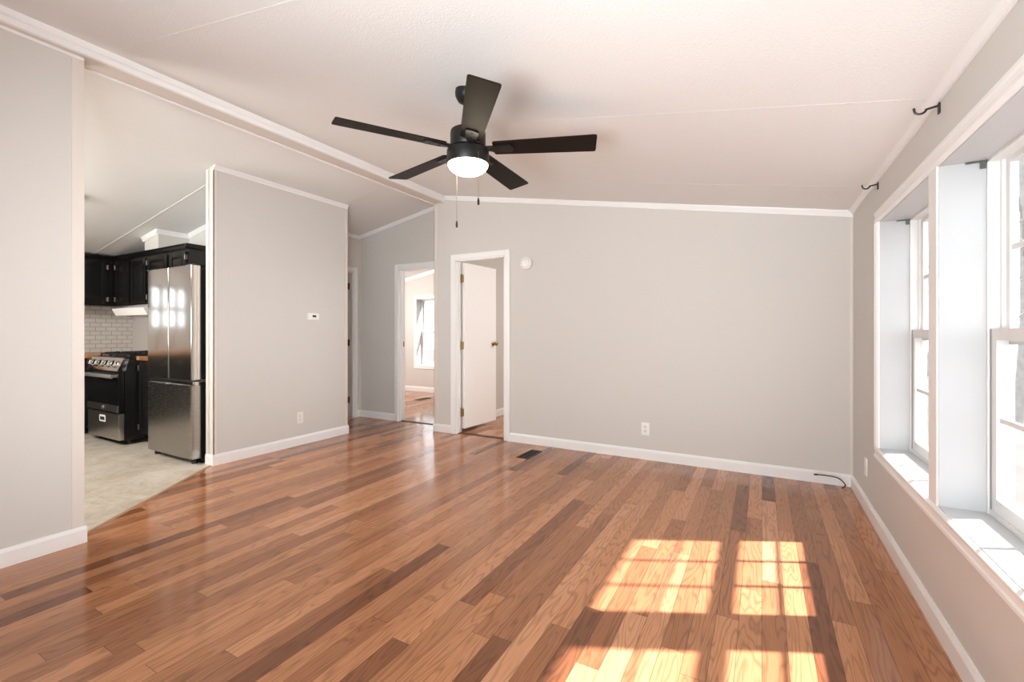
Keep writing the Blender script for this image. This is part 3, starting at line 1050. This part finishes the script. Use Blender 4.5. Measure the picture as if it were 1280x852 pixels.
for x in (FX0 + 0.07, FX1 - 0.06):
    for y in (FY + 0.06, 2.70):
        MB().cyl((x, y, 0.003), (x, y, 0.03), 0.024).lathe([(0.013, 0.03), (0.013, 0.06)], (x, y, 0)).build('foot', M['black'], rt, smooth=True)
MB().box(FX0 + 0.10, FX1 - 0.10, FY + 0.09, FY + 0.11, 0.012, 0.055).build('kick_grille', M['black'], rt)
MB().box(FX1 - 0.05, FX1 - 0.005, FY + 0.09, FY + 0.17, 0.0035, 0.05, 0.004).build('roller_bracket', M['black'], rt, smooth=True)
MB().box(FX1 - 0.085, FX1 + 0.0015, FY - 0.002, FY + 0.07, 1.7645, 1.7665).box(FX1 - 0.06, FX1 - 0.004, FY + 0.006, FY + 0.010, 1.745, 1.7655).build('tape_strip', M['tape'], dr, label='blue protective tape at the door corner')
MB().box(FX0 - 0.0015, FX0 + 0.03, FY - 0.002, FY + 0.05, 1.7645, 1.7665).build('tape_strip', M['tape'], dl, label='blue protective tape at the door corner')

# ------------------------------------------------------------------ kitchen: gas range
RX0, RX1, RY = -6.515, -5.757, 2.075
rt = thing('gas_range', ((RX0 + RX1) / 2, 2.44, 0.003), 'black and stainless gas range with five front knobs, between the dark cabinets', 'range')
MB().box(RX0 + 0.004, RX1 - 0.004, RY + 0.055, 2.79, 0.05, 0.895, 0.003).build('body', M['black'], rt)
MB().box(RX0, RX1, RY + 0.05, 2.80, 0.895, 0.912, 0.004).build('cooktop', M['black'], rt, smooth=True)
# slanted control panel
m = MB().prism([(RY - 0.01, 0.775), (RY + 0.06, 0.775), (RY + 0.09, 0.905), (RY + 0.045, 0.905)], (RX0, 0, 0), (RX1, 0, 0), (0, 1, 0), (0, 0, 1))
cp = m.build('control_panel', M['steel'], rt)
kn_ = Vector((0, -0.13, 0.055)).normalized()
kx = [RX0 + 0.075 + i * 0.152 for i in range(5)]
for x in kx:
    c = Vector((x, RY + 0.0165, 0.842))
    m = MB().lathe([(0.0, -0.002), (0.034, -0.002), (0.034, 0.006), (0.027, 0.010), (0.027, 0.034), (0.024, 0.038), (0, 0.038)], c, kn_, 24)
    kb = m.build('knob', M['chrome'], cp, smooth=True)
    q = kn_.to_track_quat('Z', 'Y')
    m = MB().box(-0.007, 0.007, -0.027, 0.027, 0.034, 0.046, 0.003)
    m.xform(Matrix.Translation(c) @ q.to_matrix().to_4x4())
    m.build('knob_grip', M['black'], kb, smooth=True)
# oven door
od = MB().box(RX0 + 0.003, RX1 - 0.003, RY, RY + 0.05, 0.345, 0.768, 0.004).build('oven_door', M['black'], rt, smooth=True)
MB().box(RX0 + 0.006, RX1 - 0.006, RY - 0.003, RY + 0.01, 0.42, 0.700).build('oven_window', M['blackglass'], od)
MB().box(RX0 + 0.004, RX1 - 0.004, RY - 0.004, RY + 0.01, 0.3465, 0.418, 0.002).build('lower_band', M['steel_dark'], od, smooth=True, label='stainless band at the foot of the oven door')
m = MB().prism([(RY - 0.062, 0.712), (RY - 0.050, 0.700), (RY - 0.040, 0.712), (RY - 0.040, 0.738), (RY - 0.054, 0.742)], (RX0 + 0.012, 0, 0), (RX1 - 0.012, 0, 0), (0, 1, 0), (0, 0, 1))
for x in (RX0 + 0.035, RX1 - 0.06):
    m.box(x, x + 0.025, RY - 0.045, RY + 0.002, 0.710, 0.735, 0.002)
m.build('oven_handle', M['handle'], od, smooth=True)
ec = Vector((RX0 + 0.405, RY - 0.004, 0.383))
m = MB().lathe([(0.0, 0.0), (0.021, 0.0), (0.021, 0.003), (0.0185, 0.003), (0.0185, 0.0015), (0, 0.0015)], ec, (0, -1, 0), 28)
em = m.build('emblem', M['chrome'], od, smooth=True, label='round chrome emblem')
MB().box(ec.x - 0.010, ec.x - 0.002, ec.y - 0.003, ec.y - 0.001, ec.z - 0.008, ec.z + 0.008, 0.001).box(ec.x + 0.002, ec.x + 0.010, ec.y - 0.003, ec.y - 0.001, ec.z - 0.008, ec.z + 0.008, 0.001).build('emblem_letters', M['slot'], em)
dw = MB().box(RX0 + 0.003, RX1 - 0.003, RY + 0.002, RY + 0.05, 0.06, 0.330, 0.005).build('storage_drawer', M['steel_dark'], rt, smooth=True)
lx, lz = RX0 + 0.375, 0.262
MB().box(lx - 0.073, lx + 0.073, RY - 0.0006, RY + 0.003, lz - 0.035, lz + 0.035, 0.0005).build('paper_label', M['white'], dw, label='white bordered paper label')
MB().box(lx - 0.05, lx + 0.055, RY - 0.0014, RY + 0.001, lz - 0.018, lz + 0.016).build('label_print', M['slot'], dw)
for x in (RX0 + 0.05, RX1 - 0.05):
    for y in (RY + 0.11, 2.74):
        MB().cyl((x, y, 0.003), (x, y, 0.055), 0.018).build('foot', M['black'], rt, smooth=True)
# cast iron grates with fingers, burners below
for gx0, gx1 in ((RX0 + 0.02, RX0 + 0.255), (RX0 + 0.262, RX0 + 0.496), (RX0 + 0.503, RX1 - 0.02)):
    m = MB()
    y0, y1, z0, z1 = RY + 0.105, 2.74, 0.930, 0.944
    for x in (gx0, gx1 - 0.012):
        m.box(x, x + 0.012, y0, y1, z0, z1, 0.002)
    for y in (y0, (y0 + y1) / 2 - 0.006, y1 - 0.012):
        m.box(gx0, gx1, y, y + 0.012, z0, z1, 0.002)
    xm_ = (gx0 + gx1) / 2
    for yc in (y0 + (y1 - y0) * 0.25, y0 + (y1 - y0) * 0.75):
        for dx, dy in ((1, 0), (-1, 0), (0, 1), (0, -1)):
            xa, xb = xm_ + dx * 0.03, xm_ + dx * 0.112
            ya, yb = yc + dy * 0.03, yc + dy * 0.14
            m.box(xa - 0.005 * abs(dy), xb + 0.005 * abs(dy), ya - 0.005 * abs(dx), yb + 0.005 * abs(dx), z0 + 0.002, z1 + 0.012, 0.002)
    for x in (gx0, gx1 - 0.012):
        for y in (y0, y1 - 0.012):
            m.box(x, x + 0.012, y, y + 0.012, 0.911, z0 + 0.004)
    m.build('grate', M['iron'], rt, smooth=True)
    for yc in (y0 + (y1 - y0) * 0.25, y0 + (y1 - y0) * 0.75):
        MB().lathe([(0, 0.911), (0.048, 0.911), (0.045, 0.920), (0.034, 0.922), (0.034, 0.927), (0.0, 0.929)], (xm_, yc, 0), n=24).build('burner', M['iron'], rt, smooth=True)

# ------------------------------------------------------------------ kitchen: cabinets


def panel_door(m, ax, x0, x1, z0, z1, y):
    """raised-panel front in the plane of ax ('x': door runs along X and faces -Y at y; 'y': runs along Y and faces +X at x=y)"""
    def bxx(a, b, c, d, t0, t1, bev=0.0):
        if ax == 'x':
            m.box(a, b, y - t1, y - t0, c, d, bev)
        else:
            m.box(y + t0, y + t1, a, b, c, d, bev)
    fr = 0.058
    bxx(x0, x1, z0, z1, 0, 0.012)
    bxx(x0, x0 + fr, z0, z1, 0.010, 0.020, 0.002); bxx(x1 - fr, x1, z0, z1, 0.010, 0.020, 0.002)
    bxx(x0 + fr, x1 - fr, z0, z0 + fr, 0.010, 0.020, 0.002); bxx(x0 + fr, x1 - fr, z1 - fr, z1, 0.010, 0.020, 0.002)
    if x1 - x0 > 2 * fr + 0.06:
        bxx(x0 + fr + 0.016, x1 - fr - 0.016, z0 + fr + 0.016, z1 - fr - 0.016, 0.008, 0.019, 0.007)
    return m


def cab_hinge(parent, ax, s, y, z):
    m = MB()
    if ax == 'x':
        m.cyl((s, y - 0.024, z - 0.028), (s, y - 0.024, z + 0.028), 0.005, n=10)
        m.box(s - 0.016, s + 0.002, y - 0.0215, y - 0.001, z - 0.024, z + 0.024, 0.001)
    else:
        m.cyl((y + 0.024, s, z - 0.028), (y + 0.024, s, z + 0.028), 0.005, n=10)
        m.box(y + 0.001, y + 0.0215, s - 0.016, s + 0.002, z - 0.024, z + 0.024, 0.001)
    return m.build('hinge', M['chain'], parent, smooth=True)


def cabinet(name, box6, fronts, ax, plane, label, crown_box=None, kick=None):
    x0, x1, y0, y1, z0, z1 = box6
    rt = thing(name, ((x0 + x1) / 2, (y0 + y1) / 2, z0), label, 'cabinet')
    MB().box(x0, x1, y0, y1, z0 + (0.10 if kick else 0), z1).build('carcass', M['cab'], rt)
    if kick:
        MB().box(*kick, z0, z0 + 0.102).build('toe_kick', M['cab'], rt)
    for (s0, s1, za, zb, hs) in fronts:
        d = panel_door(MB(), ax, s0, s1, za, zb, plane).build('door' if zb - za > 0.25 else 'drawer_front', M['cab'], rt, smooth=True)
        if hs is not None and zb - za > 0.25:
            for z in (za + 0.06, zb - 0.06):
                cab_hinge(d, ax, s0 if hs < 0 else s1, plane, z)
        elif zb - za <= 0.25:
            c = ((s0 + s1) / 2, plane - 0.02, (za + zb) / 2) if ax == 'x' else (plane + 0.02, (s0 + s1) / 2, (za + zb) / 2)
            MB().lathe([(0.006, 0), (0.006, 0.014), (0.015, 0.02), (0.013, 0.028), (0, 0.03)], c, (0, -1, 0) if ax == 'x' else (1, 0, 0), 16).build('knob', M['nickel'], d, smooth=True)
    return rt


UZ0, UZ1 = 1.50, 2.075
UYF = 2.52
UXF = -7.08
# along the far side wall
cabinet('wall_cabinet', (XW + 0.001, UXF, 1.42, 1.96, UZ0, UZ1), [(1.44, 1.94, UZ0 + 0.02, UZ1 - 0.04, -1)], 'y', UXF, 'black wall cabinet over the tiled counter, hidden end of the run')
cabinet('wall_cabinet', (XW + 0.001, UXF, 1.962, 2.818, UZ0, UZ1), [(1.98, 2.44, UZ0 + 0.02, UZ1 - 0.04, 1)], 'y', UXF, 'black wall cabinet in the kitchen corner above the white subway tile')
# along the kitchen end wall
cabinet('wall_cabinet', (UXF + 0.002, -6.64, UYF, 2.818, UZ0, UZ1), [(-7.03, -6.66, UZ0 + 0.02, UZ1 - 0.04, -1)], 'x', UYF, 'narrow black wall cabinet left of the range hood, next to the corner')
cabinet('wall_cabinet', (-6.638, -5.72, UYF, 2.818, UZ0, UZ1), [(-6.62, -6.245, UZ0 + 0.02, UZ1 - 0.04, None), (-6.205, -5.75, UZ0 + 0.02, UZ1 - 0.04, -1)], 'x', UYF,
        'black wall cabinet with raised panel doors directly above the white range hood')
cabinet('wall_cabinet', (-5.718, -5.325, UYF, 2.818, UZ0, UZ1), [(-5.70, -5.36, UZ0 + 0.02, UZ1 - 0.04, 1)], 'x', UYF, 'black wall cabinet at the end of the run, seen just over the refrigerator')
# crown moulding shared by the upper run
pf = [(0, 0), (0.012, 0), (0.020, 0.012), (0.040, 0.030), (0.046, 0.048), (0, 0.048)]
m = MB()
m.prism(pf, (UXF, 1.42, UZ1 - 0.012), (UXF, UYF - 0.046, UZ1 - 0.012), (1, 0, 0), (0, 0, 1))
m.prism(pf, (UXF, UYF, UZ1 - 0.012), (-5.325, UYF, UZ1 - 0.012), (0, -1, 0), (0, 0, 1))
m.prism(pf, (-5.325, UYF - 0.046, UZ1 - 0.012), (-5.325, 2.818, UZ1 - 0.012), (1, 0, 0), (0, 0, 1))
struct(m.build('trim_cabinet_crown', M['cab']))
# base cabinets
BXF, BYF = -6.78, 2.255
for ya, yb, lab in ((0.10, 0.72, 'black base cabinet under the kitchen window, behind the left wall'), (0.722, 1.40, 'black sink base cabinet by the kitchen window'),
                    (1.402, 2.10, 'black base cabinet just left of the gas range'), ):
    cabinet('base_cabinet', (XW + 0.001, BXF, ya, yb, 0.003, 0.88), [(ya + 0.02, yb - 0.02, 0.12, 0.66, -1), (ya + 0.02, yb - 0.02, 0.69, 0.86, None)], 'y', BXF, lab,
            kick=(XW + 0.001, BXF - 0.06, ya, yb))
cabinet('base_cabinet', (XW + 0.001, RX0 - 0.004, 2.102, 2.818, 0.003, 0.88), [], 'y', BXF, 'black corner base cabinet wedged behind the left side of the range', kick=(XW + 0.001, BXF - 0.06, 2.102, 2.80))
cabinet('base_cabinet', (RX1 + 0.004, FX0 - 0.02, BYF, 2.818, 0.003, 0.88), [(RX1 + 0.03, FX0 - 0.05, 0.12, 0.86, -1)], 'x', BYF, 'black base cabinet squeezed between the range and the refrigerator',
        kick=(RX1 + 0.004, FX0 - 0.02, BYF + 0.06, 2.80))
# butcher block tops
m = MB()
m.box(XW + 0.002, BXF + 0.025, 0.10, 2.816, 0.881, 0.920, 0.003)
m.box(BXF + 0.024, RX0 - 0.004, 2.12, 2.816, 0.881, 0.920, 0.003)
tag(m.build('countertop', M['butcher'], None, (-7.1, 1.4, 0.881), smooth=True), 'brown butcher block countertop left of the gas range', 'countertop')
tag(MB().box(RX1 + 0.003, FX0 - 0.012, BYF - 0.03, 2.816, 0.881, 0.920, 0.003).build('countertop', M['butcher'], None, (-5.47, 2.53, 0.881), smooth=True),
    'short brown butcher block countertop between the range and the refrigerator', 'countertop')
# tile behind the counter
tag(MB().box(XW + 0.0005, XW + 0.008, 0.10, YK - 0.001, 0.921, 1.19).box(XW + 0.0005, XW + 0.008, KW[1] + 0.02, YK - 0.001, 1.19, UZ0 - 0.001).build('tile_backsplash', M['tile']),
    'white subway tile backsplash on the wall left of the range', 'backsplash')
# faucet (seen mirrored in the refrigerator door)
rt = thing('kitchen_faucet', (-7.28, 1.0, 0.92), 'chrome gooseneck faucet at the sink, mirrored in the refrigerator door', 'faucet')
MB().lathe([(0.028, 0.92), (0.028, 0.93), (0.018, 0.945), (0.016, 1.0)], (-7.28, 1.0, 0), n=20).build('base', M['chrome'], rt, smooth=True)
pts = [(-7.28, 1.0, 0.99), (-7.28, 1.0, 1.14)] + [(-7.20 - 0.08 * math.cos(t), 1.0, 1.14 + 0.08 * math.sin(t)) for t in [math.pi * k / 10 for k in range(1, 11)]] + [(-7.12, 1.0, 1.08)]
MB().tube(pts, 0.012, 12).build('spout', M['chrome'], rt, smooth=True)
MB().cyl((-7.28, 1.016, 0.975), (-7.28, 1.075, 1.0), 0.007).build('handle', M['chrome'], rt, smooth=True)
# range hood
rt = thing('range_hood', (-6.13, 2.55, 1.36), 'white under-cabinet range hood above the gas range', 'range hood')
hx0, hx1 = RX0, RX1
m = MB().prism([(2.818, 1.499), (2.818, 1.375), (2.325, 1.362), (2.285, 1.440), (2.52, 1.499)], (hx0, 0, 0), (hx1, 0, 0), (0, 1, 0), (0, 0, 1))
m.build('hood_shell', M['hood'], rt)
MB().box(hx0 + 0.05, hx1 - 0.05, 2.40, 2.74, 1.352, 1.366).build('grease_filter', M['steel_dark'], rt)

# kitchen ceiling fixture (only its rim shows past the left wall)
c = (-5.475, 1.612, zc(-5.475))
rt = thing('ceiling_fixture', c, 'round white ceiling fixture whose rim shows past the left wall end', 'ceiling light')
nk = Vector((SL, 0, -1)).normalized()
MB().lathe([(0.0, -0.004), (0.10, -0.004), (0.105, 0.012), (0.095, 0.022), (0, 0.022)], c, nk, 36).build('base', M['white'], rt, smooth=True)
MB().lathe([(0.085, 0.02), (0.08, 0.035), (0.05, 0.05), (0, 0.055)], c, nk, 36).build('diffuser', M['white'], rt, smooth=True)

# ------------------------------------------------------------------ wall fittings


def outlet(name, p, n, along, label, mat='white', blank=False, cat='outlet'):
    """duplex outlet: p centre on the wall face, n out of the wall, along horizontally"""
    p, n, al = Vector(p), Vector(n), Vector(along)
    rt = thing(name, p, label, cat)

    def bx(m, s0, s1, z0, z1, t0, t1, bev=0.0):
        a, b = p + al * s0 + n * t0, p + al * s1 + n * t1
        m.box(a.x, b.x, a.y, b.y, p.z + z0, p.z + z1, bev)
        return m
    bx(MB(), -0.036, 0.036, -0.058, 0.058, 0, 0.006, 0.002).build('cover_plate', M[mat], rt, smooth=True)
    if not blank:
        for zc_ in (0.020, -0.020):
            f = MB().lathe([(0.0165, 0.0), (0.0165, 0.0075), (0.0155, 0.0085), (0, 0.0085)], p + Vector((0, 0, zc_)), n, 20)
            r = f.build('receptacle', M['ivory'], rt, smooth=True)
            s_ = MB()
            for ds in (-0.006, 0.006):
                bx(s_, ds - 0.0012, ds + 0.0012, zc_ + 0.000, zc_ + 0.009, 0.008, 0.0091)
            s_.lathe([(0.0026, 0), (0.0026, 0.0006), (0, 0.0006)], p + n * 0.0085 + Vector((0, 0, zc_ - 0.007)), n, 10)
            s_.build('slots', M['slot'], r)
    MB().lathe([(0.003, 0), (0.0025, 0.0015), (0, 0.002)], p + n * 0.006, n, 10).build('screw', M['nickel'], rt, smooth=True)
    return rt


outlet('wall_outlet', (-0.942, YB, 0.281), (0, -1, 0), (1, 0, 0), 'white duplex outlet low on the wide back wall, right of the open door')
outlet('wall_outlet', (XP1, 3.033, 0.283), (1, 0, 0), (0, 1, 0), 'ivory duplex outlet low on the partition, under the thermostat', mat='ivory')
outlet('cover_plate', (XR, 3.738, 0.283), (-1, 0, 0), (0, 1, 0), 'plain white cover plate low on the window wall near the corner', blank=True, cat='cover plate')

rt = thing('thermostat', (XP1, 3.185, 1.342), 'small white thermostat with a dark display on the partition', 'thermostat')
MB().box(XP1, XP1 + 0.024, 3.118, 3.252, 1.305, 1.378, 0.004).build('housing', M['white'], rt, smooth=True)
MB().box(XP1 + 0.0235, XP1 + 0.0255, 3.168, 3.212, 1.334, 1.356).build('display', M['lcd'], rt)
for z in (1.320,):
    for y in (3.172, 3.200):
        MB().box(XP1 + 0.0235, XP1 + 0.026, y, y + 0.014, z, z + 0.006, 0.001).build('button', M['ivory'], rt, smooth=True)

rt = thing('smoke_detector', (-2.178, YB, 1.902), 'round white smoke detector on the back wall beside the open door', 'smoke detector')
MB().lathe([(0.0, 0), (0.072, 0), (0.072, 0.010), (0.068, 0.022), (0.058, 0.032), (0.030, 0.036), (0.0, 0.036)], (-2.178, YB, 1.902), (0, -1, 0), 40).build('housing', M['white'], rt, smooth=True)
for k in range(10):
    a_ = 2 * math.pi * k / 10
    MB().lathe([(0.004, 0), (0.004, 0.002), (0, 0.002)], (-2.178 + 0.046 * math.cos(a_), YB - 0.0335, 1.902 + 0.046 * math.sin(a_)), (0, -1, 0), 8).build('vent_hole', M['slot'], rt)
MB().lathe([(0.012, 0), (0.012, 0.003), (0, 0.004)], (-2.17, YB - 0.0355, 1.915), (0, -1, 0), 18).build('test_button', M['ivory'], rt, smooth=True)


def register(name, x0, x1, y0, y1, label):
    rt = thing(name, ((x0 + x1) / 2, (y0 + y1) / 2, 0), label, 'floor vent')
    m = MB()
    b = 0.012
    m.box(x0, x0 + b, y0, y1, 0.0, 0.005, 0.001); m.box(x1 - b, x1, y0, y1, 0.0, 0.005, 0.001)
    m.box(x0 + b, x1 - b, y0, y0 + b, 0.0, 0.005, 0.001); m.box(x0 + b, x1 - b, y1 - b, y1, 0.0, 0.005, 0.001)
    m.build('frame', M['register'], rt)
    MB().box(x0 + b, x1 - b, y0 + b, y1 - b, 0.0003, 0.0012).build('opening', M['slot'], rt)
    m = MB()
    k = y0 + 0.02
    while k < y1 - 0.02:
        m.box(x0 + b, x1 - b, k, k + 0.004, 0.001, 0.004)
        k += 0.012
    m.box((x0 + x1) / 2 - 0.003, (x0 + x1) / 2 + 0.003, y0 + b, y1 - b, 0.001, 0.0045)
    m.build('louvers', M['register'], rt)


register('floor_register', -2.015, -1.895, 3.715, 4.025, 'dark metal floor vent by the back wall, right of the open door')
register('floor_register', -5.285, -5.165, 6.02, 6.34, 'dark floor vent under the window of the room past the hall')

# curtain rod brackets
for y, lab in ((2.331, 'black curtain rod bracket nearest the camera, high above the divider of the two windows'),
               (3.388, 'black curtain rod bracket high above the far end of the windows')):
    rt = thing('curtain_bracket', (XR, y, 2.05), lab, 'bracket')
    MB().box(XR - 0.006, XR, y - 0.009, y + 0.009, 2.018, 2.060, 0.002).build('wall_plate', M['bracket'], rt, smooth=True)
    MB().tube([(XR - 0.004, y, 2.050), (XR - 0.040, y, 2.044)] + [(XR - 0.058 - 0.018 * math.cos(t), y, 2.046 - 0.016 * math.sin(t)) for t in [math.pi * (1 - k / 8) for k in range(0, 9)]][::1] +
              [(XR - 0.078, y, 2.056)], 0.0042, 8).build('arm', M['bracket'], rt, smooth=True)

# coax cable coming out of the floor
pts = []
P = [Vector((0.520, 4.165, -0.005)), Vector((0.545, 4.16, 0.03)), Vector((0.50, 4.155, 0.075)), Vector((0.42, 4.14, 0.088)), Vector((0.365, 4.13, 0.088))]
Q = [P[0]] + P + [P[-1]]
for i in range(1, len(Q) - 2):
    for k in range(8):
        t = k / 8
        a, b, c_, d = Q[i - 1], Q[i], Q[i + 1], Q[i + 2]
        pts.append(0.5 * ((2 * b) + (c_ - a) * t + (2 * a - 5 * b + 4 * c_ - d) * t * t + (3 * b - a - 3 * c_ + d) * t ** 3))
pts.append(P[-1])
rt = thing('coax_cable', (0.52, 4.165, 0), 'thin black cable curling up out of the floor in the back right corner', 'cable')
MB().tube(pts, 0.0042, 8).build('sheath', M['rubber'], rt, smooth=True)
MB().cyl(P[-1] + Vector((0.006, 0, 0)), P[-1] - Vector((0.018, 0.003, 0)), 0.0062, n=12).build('connector', M['bracket'], rt, smooth=True)

# ------------------------------------------------------------------ outside: bare trees and ground
struct(box('ground', M['ground'], (-30, 40, -20, 60, -0.9, -0.6)))
random.seed(7)


def tree(x, y, h, r, seed, label, lean=(0, 0)):
    rnd = random.Random(seed)
    rt = thing('bare_tree', (x, y, -0.6), label, 'tree', None)
    tr = MB(); brm = MB()

    def limb(mb, p, d, ln, r0, depth):
        pts, rads = [p.copy()], [r0]
        n = 6
        dd = d.normalized()
        for k in range(n):
            dd = (dd + Vector((rnd.gauss(0, .09), rnd.gauss(0, .09), rnd.gauss(0.02, .05)))).normalized()
            pts.append(pts[-1] + dd * ln / n)
            rads.append(max(0.004, r0 * (1 - 0.75 * (k + 1) / n)))
        mb.tube(pts, r0, 6 if depth else 10, rads)
        if depth < 3:
            for q in range(6 if depth < 2 else 4):
                k = rnd.randint(2, n)
                a = rnd.uniform(0, 6.28)
                side = Vector((math.cos(a), math.sin(a), rnd.uniform(0.1, 0.8)))
                limb(brm, pts[k], (dd * 0.5 + side).normalized(), ln * rnd.uniform(.32, .5), max(0.005, rads[k] * 0.55), depth + 1)
    limb(tr, Vector((x, y, -0.62)), Vector((lean[0], lean[1], 1)), h, r, 0)
    tr.build('trunk', M['bark'], rt, smooth=True)
    brm.build('branches', M['bark'], rt)


tree(4.3, 12.3, 6.5, 0.10, 1, 'grey bare tree whose trunk shows through the nearer window')
tree(8.6, 17.0, 8, 0.15, 2, 'bare tree farther off outside the nearer window')
tree(1.66, 7.1, 3.8, 0.05, 3, 'thin bare tree seen through the farther window')
tree(5.4, 24.0, 8, 0.18, 4, 'bare tree farthest off beyond the window wall')
tree(-9.9, 15.5, 8, 0.07, 5, 'bare tree outside the window of the room past the hall')

for o in bpy.data.objects:
    if '_w' in o:
        del o['_w']
